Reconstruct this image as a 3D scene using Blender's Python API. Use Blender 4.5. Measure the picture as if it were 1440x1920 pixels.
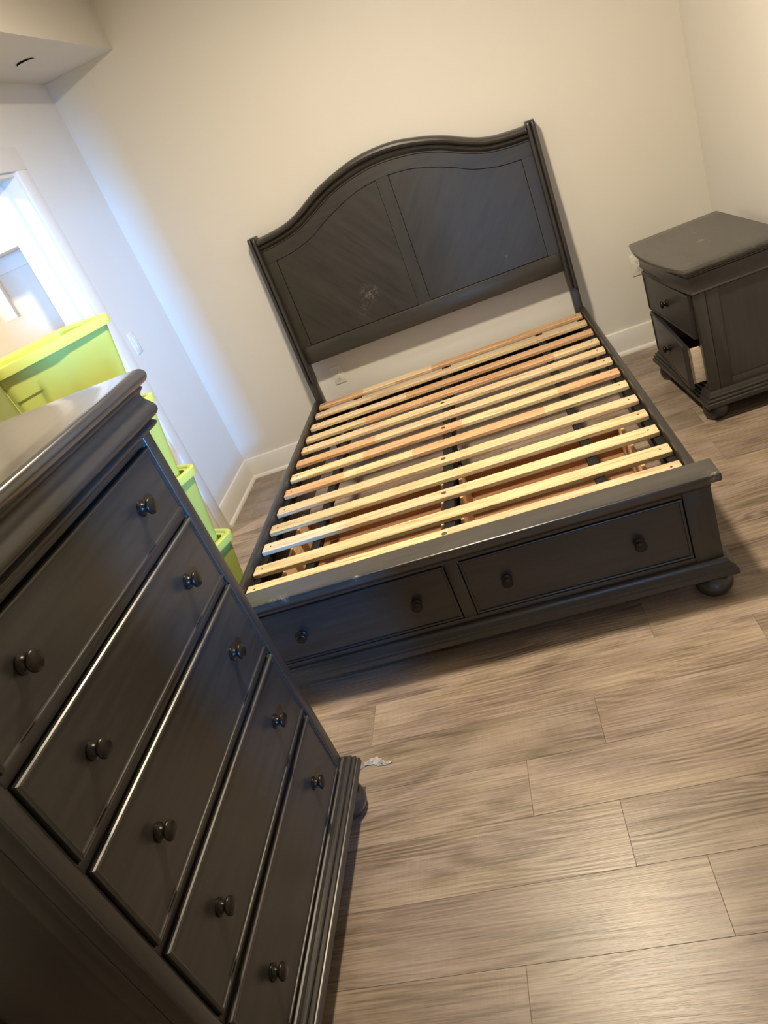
import bpy, bmesh, math, random
from mathutils import Vector, Matrix
import numpy as np

for o in list(bpy.data.objects):
    bpy.data.objects.remove(o)
scene = bpy.context.scene
COL = scene.collection

# ------------------------------------------------------------------ camera
CAM_POS = Vector((0.0, -4.1552, 1.60))
R = ((0.92872355, 0.06667733, -0.36472825),
     (-0.28589126, -0.49759116, -0.81894397),
     (-0.23609055, 0.86484517, -0.44306217))
cd = bpy.data.cameras.new('camera')
cam = bpy.data.objects.new('camera', cd)
COL.objects.link(cam)
m = Matrix(((R[0][0], -R[1][0], -R[2][0], CAM_POS.x),
            (R[0][1], -R[1][1], -R[2][1], CAM_POS.y),
            (R[0][2], -R[1][2], -R[2][2], CAM_POS.z),
            (0, 0, 0, 1)))
cam.matrix_world = m
cd.sensor_fit = 'VERTICAL'
cd.sensor_height = 36.0
cd.sensor_width = 27.0
cd.lens = 1337.84 / 1920 * 36.0
cd.clip_start = 0.02
scene.camera = cam

# ------------------------------------------------------------------ world, exposure, big lights
w = bpy.data.worlds.new('world')
scene.world = w
w.use_nodes = True
w.node_tree.nodes['Background'].inputs[0].default_value = (0.55, 0.68, 0.9, 1)
w.node_tree.nodes['Background'].inputs[1].default_value = 0.15
scene.view_settings.view_transform = 'Standard'
scene.view_settings.look = 'None'
scene.view_settings.exposure = 0.0
scene.view_settings.gamma = 1.0
scene.view_settings.use_curve_mapping = False
scene.cycles.adaptive_threshold = 0.03
scene.cycles.max_bounces = 5
scene.cycles.diffuse_bounces = 4
scene.cycles.glossy_bounces = 2
scene.cycles.transmission_bounces = 2
scene.cycles.caustics_reflective = False
scene.cycles.caustics_refractive = False

CEIL_P, CEIL_COL = 79.0, (1.0, 0.845, 0.610)
CLOSET_P, CLOSET_COL = 34.0, (1.0, 0.87, 0.68)
BEAM_P, BEAM_COL = 42.0, (0.10, 0.42, 1.0)
SKYWIN_P, SKYWIN_COL = 48.0, (0.28, 0.55, 1.0)


def area(name, loc, target, sx, sy, power, col, spread=math.pi, shape='RECTANGLE'):
    d = bpy.data.lights.new(name, 'AREA')
    d.shape = shape
    d.size = sx
    d.size_y = sy
    d.energy = power
    d.color = col
    d.spread = spread
    o = bpy.data.objects.new(name, d)
    COL.objects.link(o)
    o.location = loc
    v = Vector(target) - Vector(loc)
    o.rotation_euler = v.to_track_quat('-Z', 'Y').to_euler()
    return o


# daylight from the two windows of the room behind the camera, seen through its open doorway
area('daylight_narrow_window', (2.93, -9.16, 1.90), (0.36, -4.3, 1.55), 0.36, 0.9, BEAM_P, BEAM_COL, math.radians(26))
area('daylight_wide_window', (0.55, -8.96, 1.45), (0.55, 0, 1.45), 1.2, 1.3, SKYWIN_P, SKYWIN_COL)

# ------------------------------------------------------------------ helpers


def tag(o, label=None, cat=None, group=None, kind=None):
    if label:
        o['label'] = label
    if cat:
        o['category'] = cat
    if group:
        o['group'] = group
    if kind:
        o['kind'] = kind
    return o


def empty(name, loc=(0, 0, 0), rz=0.0, label=None, cat=None, group=None):
    o = bpy.data.objects.new(name, None)
    COL.objects.link(o)
    o.location = loc
    o.rotation_euler = (0, 0, rz)
    o.empty_display_size = 0.05
    return tag(o, label, cat, group)


def finish(name, bm, mat, parent=None, smooth=35.0, loc=None):
    bmesh.ops.recalc_face_normals(bm, faces=bm.faces[:])
    me = bpy.data.meshes.new(name)
    bm.to_mesh(me)
    bm.free()
    if smooth:
        me.polygons.foreach_set('use_smooth', [True] * len(me.polygons))
        me.set_sharp_from_angle(angle=math.radians(smooth))
    if mat is not None:
        me.materials.append(mat)
    o = bpy.data.objects.new(name, me)
    COL.objects.link(o)
    if parent is not None:
        o.parent = parent
    if loc is not None:
        o.location = loc
    return o


def NB():
    return bmesh.new()


def box(bm, x0, x1, y0, y1, z0, z1, bev=0.0, seg=2):
    vs = [bm.verts.new((x, y, z)) for x in (x0, x1) for y in (y0, y1) for z in (z0, z1)]
    idx = [(0, 1, 3, 2), (4, 6, 7, 5), (0, 4, 5, 1), (2, 3, 7, 6), (0, 2, 6, 4), (1, 5, 7, 3)]
    fs = [bm.faces.new([vs[i] for i in f]) for f in idx]
    if bev > 0:
        es = list({e for f in fs for e in f.edges})
        bmesh.ops.bevel(bm, geom=es, offset=bev, segments=seg, profile=0.5, affect='EDGES')
    return vs


def boxo(name, dims, mat, parent=None, bev=0.0, seg=2):
    bm = NB()
    box(bm, *dims, bev=bev, seg=seg)
    return finish(name, bm, mat, parent)


def sweep(bm, path, prof, closed=False):
    """path: (x, y) points, outward is to the right of travel; prof: closed loop of (out, z)."""
    n = len(path)
    rings = []
    for i in range(n):
        p = Vector(path[i])
        if closed:
            a = (p - Vector(path[i - 1])).normalized()
            b = (Vector(path[(i + 1) % n]) - p).normalized()
        else:
            a = (p - Vector(path[i - 1])).normalized() if i > 0 else None
            b = (Vector(path[i + 1]) - p).normalized() if i < n - 1 else None
            a = a or b
            b = b or a
        na, nb = Vector((a.y, -a.x)), Vector((b.y, -b.x))
        mt = (na + nb) / (1 + na.dot(nb))
        rings.append([bm.verts.new((p.x + mt.x * o, p.y + mt.y * o, z)) for o, z in prof])
    k = len(prof)
    for i in range(n if closed else n - 1):
        r0, r1 = rings[i], rings[(i + 1) % n]
        for j in range(k):
            bm.faces.new((r0[j], r0[(j + 1) % k], r1[(j + 1) % k], r1[j]))
    if not closed:
        bm.faces.new(rings[0])
        bm.faces.new(rings[-1])


def lathe(bm, prof, centre=(0, 0, 0), axis='z', segs=24):
    """prof: (r, h) along the axis; r = 0 at ends makes a pole."""
    rings = []
    for r, h in prof:
        ring = []
        for i in range(segs if r > 1e-6 else 1):
            a = 2 * math.pi * i / segs
            u, v = r * math.cos(a), r * math.sin(a)
            if axis == 'z':
                c = (u, v, h)
            elif axis == '-y':
                c = (u, -h, v)
            else:
                c = (h, u, v)
            ring.append(bm.verts.new((centre[0] + c[0], centre[1] + c[1], centre[2] + c[2])))
        rings.append(ring)
    for a, b in zip(rings, rings[1:]):
        if len(a) == 1 and len(b) == 1:
            continue
        for i in range(segs):
            j = (i + 1) % segs
            if len(a) == 1:
                bm.faces.new((a[0], b[i], b[j]))
            elif len(b) == 1:
                bm.faces.new((a[i], b[0], a[j]))
            else:
                bm.faces.new((a[i], b[i], b[j], a[j]))
    if len(rings[0]) > 1:
        bm.faces.new(rings[0])
    if len(rings[-1]) > 1:
        bm.faces.new(rings[-1])


def strip_solid(bm, xs, zlo, zhi, y0, y1):
    """solid between two curves zlo(x), zhi(x), from y0 (front) to y1 (back)."""
    cols = []
    for x in xs:
        a, b = zlo(x), zhi(x)
        cols.append([bm.verts.new(c) for c in ((x, y0, a), (x, y0, b), (x, y1, b), (x, y1, a))])
    for p, q in zip(cols, cols[1:]):
        for j in range(4):
            bm.faces.new((p[j], p[(j + 1) % 4], q[(j + 1) % 4], q[j]))
    bm.faces.new(cols[0])
    bm.faces.new(cols[-1])


def curve_fn(pts):
    """symmetric smooth curve through (|x|, z) points (monotone-ish Catmull-Rom)."""
    full = [(-x, z) for x, z in reversed(pts[1:])] + list(pts)
    X = np.array([p[0] for p in full])
    Z = np.array([p[1] for p in full])
    M = np.gradient(Z, X)

    def f(x):
        x = min(max(x, X[0]), X[-1])
        i = min(int(np.searchsorted(X, x, side='right')) - 1, len(X) - 2)
        h = X[i + 1] - X[i]
        t = (x - X[i]) / h
        return float((2*t**3-3*t**2+1)*Z[i] + (t**3-2*t**2+t)*h*M[i] + (-2*t**3+3*t**2)*Z[i+1] + (t**3-t**2)*h*M[i+1])
    return f


# ------------------------------------------------------------------ materials


def new_mat(name):
    mt = bpy.data.materials.new(name)
    mt.use_nodes = True
    nt = mt.node_tree
    return mt, nt, nt.nodes['Principled BSDF']


def nd(nt, typ, **kw):
    n = nt.nodes.new(typ)
    for k, v in kw.items():
        setattr(n, k, v)
    return n


def ramp(nt, src, stops):
    r = nd(nt, 'ShaderNodeValToRGB')
    el = r.color_ramp.elements
    while len(el) > 1:
        el.remove(el[-1])
    el[0].position, el[0].color = stops[0][0], (*stops[0][1], 1)
    for p, c in stops[1:]:
        e = el.new(p)
        e.color = (*c, 1)
    nt.links.new(src, r.inputs[0])
    return r.outputs[0]


def noise(nt, vec, scale, detail=4.0, rough=0.55, dist=0.0):
    n = nd(nt, 'ShaderNodeTexNoise')
    n.inputs['Scale'].default_value = scale
    n.inputs['Detail'].default_value = detail
    n.inputs['Roughness'].default_value = rough
    n.inputs['Distortion'].default_value = dist
    nt.links.new(vec, n.inputs['Vector'])
    return n.outputs[0]


def mapping(nt, vec, scale=(1, 1, 1), loc=(0, 0, 0), rot=(0, 0, 0)):
    n = nd(nt, 'ShaderNodeMapping')
    n.inputs['Scale'].default_value = scale
    n.inputs['Location'].default_value = loc
    n.inputs['Rotation'].default_value = rot
    nt.links.new(vec, n.inputs['Vector'])
    return n.outputs[0]


def mixc(nt, fac, a, b, mode='MIX'):
    n = nd(nt, 'ShaderNodeMix', data_type='RGBA', blend_type=mode)
    for s, i in ((fac, 0), (a, 6), (b, 7)):
        if isinstance(s, (int, float)):
            n.inputs[i].default_value = s
        elif isinstance(s, tuple):
            n.inputs[i].default_value = (*s, 1)
        else:
            nt.links.new(s, n.inputs[i])
    return n.outputs[2]


def math_n(nt, op, a, b=None):
    n = nd(nt, 'ShaderNodeMath', operation=op)
    for i, s in enumerate((a, b)):
        if s is None:
            continue
        if isinstance(s, (int, float)):
            n.inputs[i].default_value = s
        else:
            nt.links.new(s, n.inputs[i])
    return n.outputs[0]


def bump(nt, bsdf, h, strength=0.2, dist=0.002):
    b = nd(nt, 'ShaderNodeBump')
    b.inputs['Strength'].default_value = strength
    b.inputs['Distance'].default_value = dist
    nt.links.new(h, b.inputs['Height'])
    nt.links.new(b.outputs[0], bsdf.inputs['Normal'])


def coord(nt, which='Object'):
    return nd(nt, 'ShaderNodeTexCoord').outputs[which]


def paint(name, col, rough=0.6, bumpy=0.0):
    mt, nt, b = new_mat(name)
    v = coord(nt)
    n1 = noise(nt, v, 1.6, 2)
    c = ramp(nt, n1, [(0.3, tuple(x * 0.97 for x in col)), (0.7, col)])
    nt.links.new(c, b.inputs['Base Color'])
    b.inputs['Roughness'].default_value = rough
    if bumpy:
        bump(nt, b, noise(nt, v, 220, 2), bumpy, 0.001)
    return mt


def plain(name, col, rough=0.5, metal=0.0, spec=0.5):
    mt, nt, b = new_mat(name)
    v = coord(nt)
    c = ramp(nt, noise(nt, v, 30, 3), [(0.3, tuple(x * 0.9 for x in col)), (0.7, col)])
    nt.links.new(c, b.inputs['Base Color'])
    b.inputs['Roughness'].default_value = rough
    b.inputs['Metallic'].default_value = metal
    b.inputs['Specular IOR Level'].default_value = spec
    return mt


def dark_wood(name, axis, rot=0.0, scuff=None, colour_gain=1.0, rough=(0.29, 0.37), coat=0.0):
    """charcoal-brown stained wood, grain along a local axis."""
    mt, nt, b = new_mat(name)
    v = v0 = coord(nt)
    if rot:
        v = mapping(nt, v, rot=(0, rot, 0))
    sc = {'x': (1.0, 16, 16), 'y': (16, 1.0, 16), 'z': (16, 16, 1.0)}[axis]
    g = noise(nt, mapping(nt, v, sc), 3.2, 4, 0.62, 0.6)
    big = noise(nt, mapping(nt, v, tuple(0.25 * s if s > 1 else 0.8 for s in sc)), 2.2, 3)
    f = math_n(nt, 'ADD', math_n(nt, 'MULTIPLY', g, 0.65), math_n(nt, 'MULTIPLY', big, 0.5))
    c = ramp(nt, f, [(p_, tuple(colour_gain * q_ for q_ in c_)) for p_, c_ in ((0.36, (0.0170, 0.0155, 0.0150)), (0.56, (0.0284, 0.0258, 0.0248)), (0.78, (0.0392, 0.0357, 0.0342)))])  # multiplier on the base colour; raised values paint sheen into the tops
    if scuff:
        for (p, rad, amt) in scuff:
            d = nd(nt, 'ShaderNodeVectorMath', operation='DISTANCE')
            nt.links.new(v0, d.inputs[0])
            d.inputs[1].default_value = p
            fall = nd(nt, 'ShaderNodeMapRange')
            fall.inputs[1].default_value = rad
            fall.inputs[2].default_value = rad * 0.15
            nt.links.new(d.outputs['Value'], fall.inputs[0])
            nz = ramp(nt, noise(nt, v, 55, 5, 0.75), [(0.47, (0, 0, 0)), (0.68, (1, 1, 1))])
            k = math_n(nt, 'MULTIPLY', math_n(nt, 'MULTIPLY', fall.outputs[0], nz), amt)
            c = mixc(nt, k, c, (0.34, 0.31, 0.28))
    nt.links.new(c, b.inputs['Base Color'])
    r = nd(nt, 'ShaderNodeMapRange')
    r.inputs[3].default_value = rough[0]
    r.inputs[4].default_value = rough[1]
    nt.links.new(g, r.inputs[0])
    nt.links.new(r.outputs[0], b.inputs['Roughness'])
    b.inputs['Specular IOR Level'].default_value = 0.62
    b.inputs['Coat Weight'].default_value = coat
    b.inputs['Coat Roughness'].default_value = 0.16
    bump(nt, b, g, 0.05, 0.0012)
    return mt


def pine(name, axis='x', use_attr=True, base=(0.80, 0.63, 0.40)):
    mt, nt, b = new_mat(name)
    v = coord(nt)
    oi = nd(nt, 'ShaderNodeObjectInfo')
    off = nd(nt, 'ShaderNodeVectorMath', operation='ADD')
    mul = nd(nt, 'ShaderNodeVectorMath', operation='SCALE')
    nt.links.new(oi.outputs['Location'], mul.inputs[0])
    mul.inputs['Scale'].default_value = 3.7
    nt.links.new(v, off.inputs[0])
    nt.links.new(mul.outputs[0], off.inputs[1])
    sc = {'x': (0.9, 14, 14), 'y': (14, 0.9, 14), 'z': (14, 14, 0.9)}[axis]
    g = noise(nt, mapping(nt, off.outputs[0], sc), 4.0, 6, 0.6, 1.4)
    if use_attr:
        at = nd(nt, 'ShaderNodeVertexColor', layer_name='tone')
        tone = at.outputs[0]
    else:
        rgb = nd(nt, 'ShaderNodeRGB')
        rgb.outputs[0].default_value = (*base, 1)
        tone = rgb.outputs[0]
    shade = ramp(nt, g, [(0.30, (0.58, 0.44, 0.32)), (0.45, (0.88, 0.82, 0.74)), (0.56, (1.0, 0.98, 0.95)), (0.75, (1.07, 1.07, 1.05))])
    c = mixc(nt, 1.0, tone, shade, 'MULTIPLY')
    kn = noise(nt, mapping(nt, off.outputs[0], tuple(4.0 if s < 2 else 9.0 for s in sc)), 1.5, 3, 0.5, 1.0)
    kf = ramp(nt, kn, [(0.64, (0, 0, 0)), (0.74, (1, 1, 1))])
    c = mixc(nt, math_n(nt, 'MULTIPLY', kf, 0.45), c, (0.42, 0.22, 0.10))
    nt.links.new(c, b.inputs['Base Color'])
    b.inputs['Roughness'].default_value = 0.55
    bump(nt, b, g, 0.12, 0.001)
    return mt


def plank_mat(name):
    mt, nt, b = new_mat(name)
    v = coord(nt)
    oi = nd(nt, 'ShaderNodeObjectInfo')
    rnd = oi.outputs['Random']
    sh = nd(nt, 'ShaderNodeCombineXYZ')
    nt.links.new(math_n(nt, 'MULTIPLY', rnd, 37.0), sh.inputs[0])
    nt.links.new(math_n(nt, 'MULTIPLY', rnd, 91.0), sh.inputs[1])
    add = nd(nt, 'ShaderNodeVectorMath', operation='ADD')
    nt.links.new(v, add.inputs[0])
    nt.links.new(sh.outputs[0], add.inputs[1])
    p = add.outputs[0]
    # grain: distorted bands along x, plus fine streaks and faint saw marks across
    low = noise(nt, mapping(nt, p, (0.7, 4.0, 1)), 1.3, 2, 0.5)
    bands = nd(nt, 'ShaderNodeTexWave', wave_type='BANDS', bands_direction='Y', wave_profile='SIN')
    bands.inputs['Scale'].default_value = 13.0
    bands.inputs['Distortion'].default_value = 0.0
    vv = nd(nt, 'ShaderNodeVectorMath', operation='ADD')
    cv = nd(nt, 'ShaderNodeCombineXYZ')
    nt.links.new(math_n(nt, 'MULTIPLY', low, 0.42), cv.inputs[1])
    nt.links.new(p, vv.inputs[0])
    nt.links.new(cv.outputs[0], vv.inputs[1])
    nt.links.new(vv.outputs[0], bands.inputs['Vector'])
    fine = noise(nt, mapping(nt, p, (2.6, 95, 1)), 2.0, 4, 0.68, 0.25)
    patch = noise(nt, mapping(nt, p, (2.0, 6.5, 1)), 1.4, 3, 0.55, 0.4)
    sawm = noise(nt, mapping(nt, p, (2.6, 5.0, 1)), 1.2, 2, 0.5)
    sawk = ramp(nt, sawm, [(0.50, (0, 0, 0)), (0.66, (1, 1, 1))])
    saw = math_n(nt, 'MULTIPLY', noise(nt, mapping(nt, p, (170, 7, 1)), 1.0, 3, 0.6), sawk)
    gmask = ramp(nt, noise(nt, mapping(nt, p, (1.6, 5.0, 1)), 1.1, 2, 0.5), [(0.42, (0, 0, 0)), (0.62, (1, 1, 1))])
    gb = math_n(nt, 'MULTIPLY', bands.outputs['Fac'], gmask)
    f = math_n(nt, 'ADD', math_n(nt, 'MULTIPLY', fine, 0.62), math_n(nt, 'MULTIPLY', gb, -0.12))
    f = math_n(nt, 'ADD', f, math_n(nt, 'MULTIPLY', patch, 0.36))
    f = math_n(nt, 'ADD', f, math_n(nt, 'MULTIPLY', saw, 0.13))
    c = ramp(nt, f, [(0.30, (0.128, 0.095, 0.070)), (0.44, (0.250, 0.192, 0.145)), (0.54, (0.350, 0.278, 0.216)), (0.68, (0.455, 0.370, 0.296))])
    tint = ramp(nt, noise(nt, mapping(nt, p, (1.8, 8, 1)), 1.0, 2), [(0.40, (1, 1, 0.97)), (0.62, (0.96, 0.94, 1.02))])
    c = mixc(nt, 1.0, c, tint, 'MULTIPLY')
    tone = nd(nt, 'ShaderNodeMapRange')
    tone.inputs[3].default_value = 0.80
    tone.inputs[4].default_value = 1.14
    nt.links.new(rnd, tone.inputs[0])
    tv = nd(nt, 'ShaderNodeCombineColor')
    for i in range(3):
        nt.links.new(tone.outputs[0], tv.inputs[i])
    c = mixc(nt, 1.0, c, tv.outputs[0], 'MULTIPLY')
    nt.links.new(c, b.inputs['Base Color'])
    rr = nd(nt, 'ShaderNodeMapRange')
    rr.inputs[3].default_value = 0.29
    rr.inputs[4].default_value = 0.39
    nt.links.new(f, rr.inputs[0])
    nt.links.new(rr.outputs[0], b.inputs['Roughness'])
    h = math_n(nt, 'ADD', math_n(nt, 'MULTIPLY', fine, 0.8), math_n(nt, 'MULTIPLY', gb, -0.5))
    bump(nt, b, h, 0.4, 0.0014)
    return mt


WALL = paint('warm_white_wall_paint', (0.745, 0.725, 0.690), 0.7)
CEILM = paint('ceiling_paint', (0.70, 0.68, 0.65), 0.8)
TRIM = paint('white_trim_paint', (0.80, 0.79, 0.77), 0.38)
CLOSETW = paint('closet_wall_paint', (0.80, 0.76, 0.69), 0.7)
PLANK = plank_mat('grey_brown_plank_flooring')
SUBF = plain('subfloor', (0.05, 0.04, 0.03), 0.8)
DWX = dark_wood('charcoal_wood_grain_x', 'x')
DWY = dark_wood('charcoal_wood_grain_y', 'y')
DWZ = dark_wood('charcoal_wood_grain_z', 'z')
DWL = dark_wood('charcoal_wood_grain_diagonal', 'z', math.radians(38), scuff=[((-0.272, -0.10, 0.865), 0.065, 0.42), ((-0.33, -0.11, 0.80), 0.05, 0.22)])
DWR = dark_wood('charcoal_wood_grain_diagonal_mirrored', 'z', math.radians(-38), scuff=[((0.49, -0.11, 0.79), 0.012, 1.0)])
DWTOP = dark_wood('charcoal_wood_scratched_top', 'x', scuff=[((0.03, -0.03, 0.70), 0.022, 1.0)], colour_gain=1.7, rough=(0.22, 0.30))  # scratch is wear; the overall lightening is sheen painted into the colour
DWK = dark_wood('black_stained_wood', 'y', colour_gain=0.35, rough=(0.6, 0.7))
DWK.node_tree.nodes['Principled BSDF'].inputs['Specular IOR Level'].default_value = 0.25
DWD = dark_wood('charcoal_wood_painted_sheen_top', 'x', colour_gain=1.6, rough=(0.17, 0.25), coat=0.7)  # chest top: reflected light painted in as a lighter base colour
DWS = dark_wood('charcoal_wood_chipped_slab', 'x', colour_gain=1.9, rough=(0.26, 0.34), scuff=[((-0.57, -2.264, 0.4335), 0.03, 1.0), ((-0.60, -2.262, 0.433), 0.02, 1.0), ((0.10, -2.264, 0.4335), 0.02, 0.9), ((0.825, -2.258, 0.432), 0.035, 1.0), ((-0.30, -2.262, 0.4335), 0.018, 0.9)])  # chips are wear; the brighter slab colour is painted-in sheen
KNOB = plain('dark_bronze_knob', (0.020, 0.016, 0.013), 0.33, 0.5)
SLAT = pine('pine_slat')
PINEY = pine('pale_pine_drawer_side', 'y', False, (0.74, 0.52, 0.32))
PINEW = pine('whitewood_drawer_side', 'y', False, (0.72, 0.62, 0.52))
PLY = pine('brown_plywood', 'x', False, (0.36, 0.20, 0.105))
BLACK = plain('black_metal', (0.012, 0.012, 0.013), 0.45, 0.3)
STEEL = plain('zinc_steel', (0.55, 0.55, 0.56), 0.35, 0.9)
BRASS = plain('brass_screw', (0.75, 0.60, 0.28), 0.3, 0.9)
PLATE = plain('white_plastic', (0.78, 0.77, 0.73), 0.35)
SLOT = plain('dark_slot', (0.02, 0.02, 0.02), 0.6)


def tote_mat(name, col):
    mt, nt, b = new_mat(name)
    v = coord(nt)
    c = ramp(nt, noise(nt, v, 6, 3), [(0.3, tuple(x * 0.94 for x in col)), (0.7, col)])
    nt.links.new(c, b.inputs['Base Color'])
    b.inputs['Roughness'].default_value = 0.42
    return mt


TOTE = tote_mat('lime_green_plastic', (0.44, 0.53, 0.135))
TLID = tote_mat('lime_green_lid_plastic', (0.56, 0.64, 0.150))


def wrap_mat():
    mt, nt, b = new_mat('clear_plastic_wrap')
    v = coord(nt)
    c = ramp(nt, noise(nt, v, 140, 4), [(0.35, (0.70, 0.62, 0.56)), (0.55, (0.95, 0.93, 0.91))])
    nt.links.new(c, b.inputs['Base Color'])
    b.inputs['Roughness'].default_value = 0.18
    b.inputs['Transmission Weight'].default_value = 0.55
    b.inputs['IOR'].default_value = 1.3
    return mt


WRAP = wrap_mat()


def emit_mat(name, col, s):
    mt, nt, b = new_mat(name)
    b.inputs['Base Color'].default_value = (0.8, 0.8, 0.8, 1)
    b.inputs['Emission Color'].default_value = (*col, 1)
    b.inputs['Emission Strength'].default_value = s
    mt.cycles.emission_sampling = 'NONE'
    return mt


# ------------------------------------------------------------------ room shell
XL, XR = -1.861, 1.17
YF = -4.30           # wall behind the camera, with the open doorway
HC = 2.70            # main ceiling
HS = 2.41            # soffit
TW = 0.153
D0, D1, DH = -0.745, -1.98, 2.035   # closet opening in the left wall (y range, head)


def struct(name, boxes, mat, bev=0.0):
    bm = NB()
    for bb in boxes:
        box(bm, *bb, bev=bev)
    o = finish(name, bm, mat)
    return tag(o, kind='structure')


struct('wall_back', [(-3.5, XR + 0.12, 0.0, 0.12, 0, 2.85)], WALL)
struct('wall_left', [(XL - TW, XL, D0, 0.0, 0, 2.85), (XL - TW, XL, YF - 0.12, D1, 0, 2.85), (XL - TW, XL, D1, D0, DH, 2.85)], WALL)
struct('wall_right', [(XR, XR + 0.12, YF - 0.12, 0.0, 0, 2.85)], WALL)
struct('wall_front', [(XL, -0.08, YF - 0.12, YF, 0, 2.85), (0.50, XR, YF - 0.12, YF, 0, 2.85), (-0.08, 0.50, YF - 0.12, YF, 2.06, 2.85)], WALL)
struct('ceiling', [(XL - TW, XR + 0.12, YF - 0.12, 0.12, HC, HC + 0.1)], CEILM)
struct('ceiling_soffit', [(XL, -1.445, YF, 0.0, HS, HC)], CEILM)
# closet beyond the doorway
CX = -3.3
struct('wall_closet_left', [(CX - 0.1, CX, -2.6, 0.0, 0, 2.6)], CLOSETW)
struct('wall_closet_front', [(CX, XL - TW, -2.7, -2.6, 0, 2.6)], CLOSETW)
struct('wall_closet_back', [(CX, XL - TW, -0.012, 0.0, 0, 2.5)], CLOSETW)
struct('ceiling_closet', [(CX - 0.1, XL - TW, -2.7, 0.12, 2.5, 2.6)], CEILM)
# room behind the camera
LX0, LX1, LY = -2.0, 3.6, -8.9
struct('wall_entry_left', [(LX0 - 0.1, LX0, LY, YF - 0.12, 0, 2.7)], WALL)
struct('wall_entry_right', [(LX1, LX1 + 0.1, LY, YF - 0.12, 0, 2.7)], WALL)
struct('wall_entry_return', [(XR + 0.12, LX1, YF - 0.12, YF, 0, 2.7)], WALL)
N0, N1, W0, W1, WZ0, WZ1 = 2.60, 3.00, -0.05, 1.15, 0.8, 2.1
struct('wall_entry_far', [(LX0, W0, LY - 0.05, LY, 0, 2.7), (W1, N0, LY - 0.05, LY, 0, 2.7), (N1, LX1, LY - 0.05, LY, 0, 2.7),
                          (W0, W1, LY - 0.05, LY, 0, WZ0), (N0, N1, LY - 0.05, LY, 0, 1.42),
                          (W0, W1, LY - 0.05, LY, WZ1, 2.7), (N0, N1, LY - 0.05, LY, 2.38, 2.7)], WALL)
struct('ceiling_entry', [(LX0, LX1, LY, YF - 0.12, 2.7, 2.8)], CEILM)


def window(n, x0, x1, z0, z1):
    e = empty('window_%d' % n, ((x0 + x1) / 2, LY - 0.02, z0))
    tag(e, kind='structure')
    hw, h = (x1 - x0) / 2, z1 - z0
    for nm, d in (('frame', (-hw, -hw + 0.02, -0.02, 0.03, 0, h)), ('frame', (hw - 0.02, hw, -0.02, 0.03, 0, h)),
                  ('frame', (-hw + 0.02, hw - 0.02, -0.02, 0.03, h - 0.02, h)), ('window_sill', (-hw + 0.02, hw - 0.02, -0.02, 0.06, 0, 0.02))):
        boxo(nm, d, TRIM, e)


window(1, N0, N1, 1.42, 2.38)
window(2, W0, W1, WZ0, WZ1)

# floor: sub-floor slab plus single planks
fl = struct('floor', [(-3.5, LX1 + 0.1, LY - 0.1, 0.12, -0.06, -0.009)], SUBF)
PW, PL = 0.1805, 1.218
rng = random.Random(7)
ROW0 = -2.385
JOINT = {-1: 0.145, 0: -0.785, 1: -0.077, 2: -0.30, 3: -0.08, 4: 0.075, 5: -0.36, -2: -0.22, -3: 0.33, -4: -0.09, -5: 0.52}
plank_cache = {}


def plank_mesh(L, Wd):
    key = (round(L, 3), round(Wd, 3))
    if key not in plank_cache:
        bm = NB()
        box(bm, -L / 2 + 0.0002, L / 2 - 0.0002, -Wd / 2 + 0.0002, Wd / 2 - 0.0002, -0.009, 0.0, 0.0006, 1)
        bmesh.ops.recalc_face_normals(bm, faces=bm.faces[:])
        me = bpy.data.meshes.new('plank')
        bm.to_mesh(me)
        bm.free()
        me.materials.append(PLANK)
        plank_cache[key] = me
    return plank_cache[key]


k = -14
while True:
    yt = ROW0 - PW * k            # far edge of the row
    yb = yt - PW
    if yt > 0.0:
        yt = 0.0
    if yb >= 0.0:
        k += 1
        continue
    if yt <= -4.9:
        break
    inc = (yb > D1 - 0.4)
    x0, x1 = (CX if yb > -2.6 else XL), (XR if yb > YF else LX1)
    j = JOINT.get(k, rng.uniform(-0.6, 0.6))
    xs = [j + i * PL for i in range(-6, 7)]
    cuts = [x0] + [x for x in xs if x0 + 0.05 < x < x1 - 0.05] + [x1]
    for a, c in zip(cuts, cuts[1:]):
        o = bpy.data.objects.new('plank', plank_mesh(c - a, yt - yb))
        COL.objects.link(o)
        o.parent = fl
        o.location = ((a + c) / 2, (yt + yb) / 2, 0)
    k += 1
tag(boxo('floor_board_field', (LX0, LX1, LY, yt, -0.009, 0.0), PLANK, fl), kind='stuff')

# baseboards: profile in (out from wall, z)
BB = [(0, 0), (0.014, 0), (0.014, 0.132), (0.011, 0.138), (0.004, 0.141), (0, 0.141)]
SHOE = [(0.014, 0), (0.029, 0), (0.028, 0.010), (0.023, 0.018), (0.014, 0.021)]


def baseboard(name, path):
    e = empty(name, (0, 0, 0))
    tag(e, kind='structure')
    bm = NB()
    sweep(bm, path, BB)
    finish('board', bm, TRIM, e, 30)
    bm = NB()
    sweep(bm, path, SHOE)
    finish('shoe_moulding', bm, TRIM, e, 40)


baseboard('baseboard_back', [(XL, 0.0), (XR, 0.0)])
baseboard('baseboard_left', [(XL, -0.648), (XL, 0.0)])
baseboard('baseboard_right', [(XR, 0.0), (XR, YF)])

# closet doorway in the left wall: casing, jambs, stops
dj = empty('door_1', (XL, D0, 0))
tag(dj, kind='structure')
CW = 0.097
dw = D0 - D1


def dbox(name, d, bev=0.0015):
    return boxo(name, d, TRIM, dj, bev)


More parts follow.
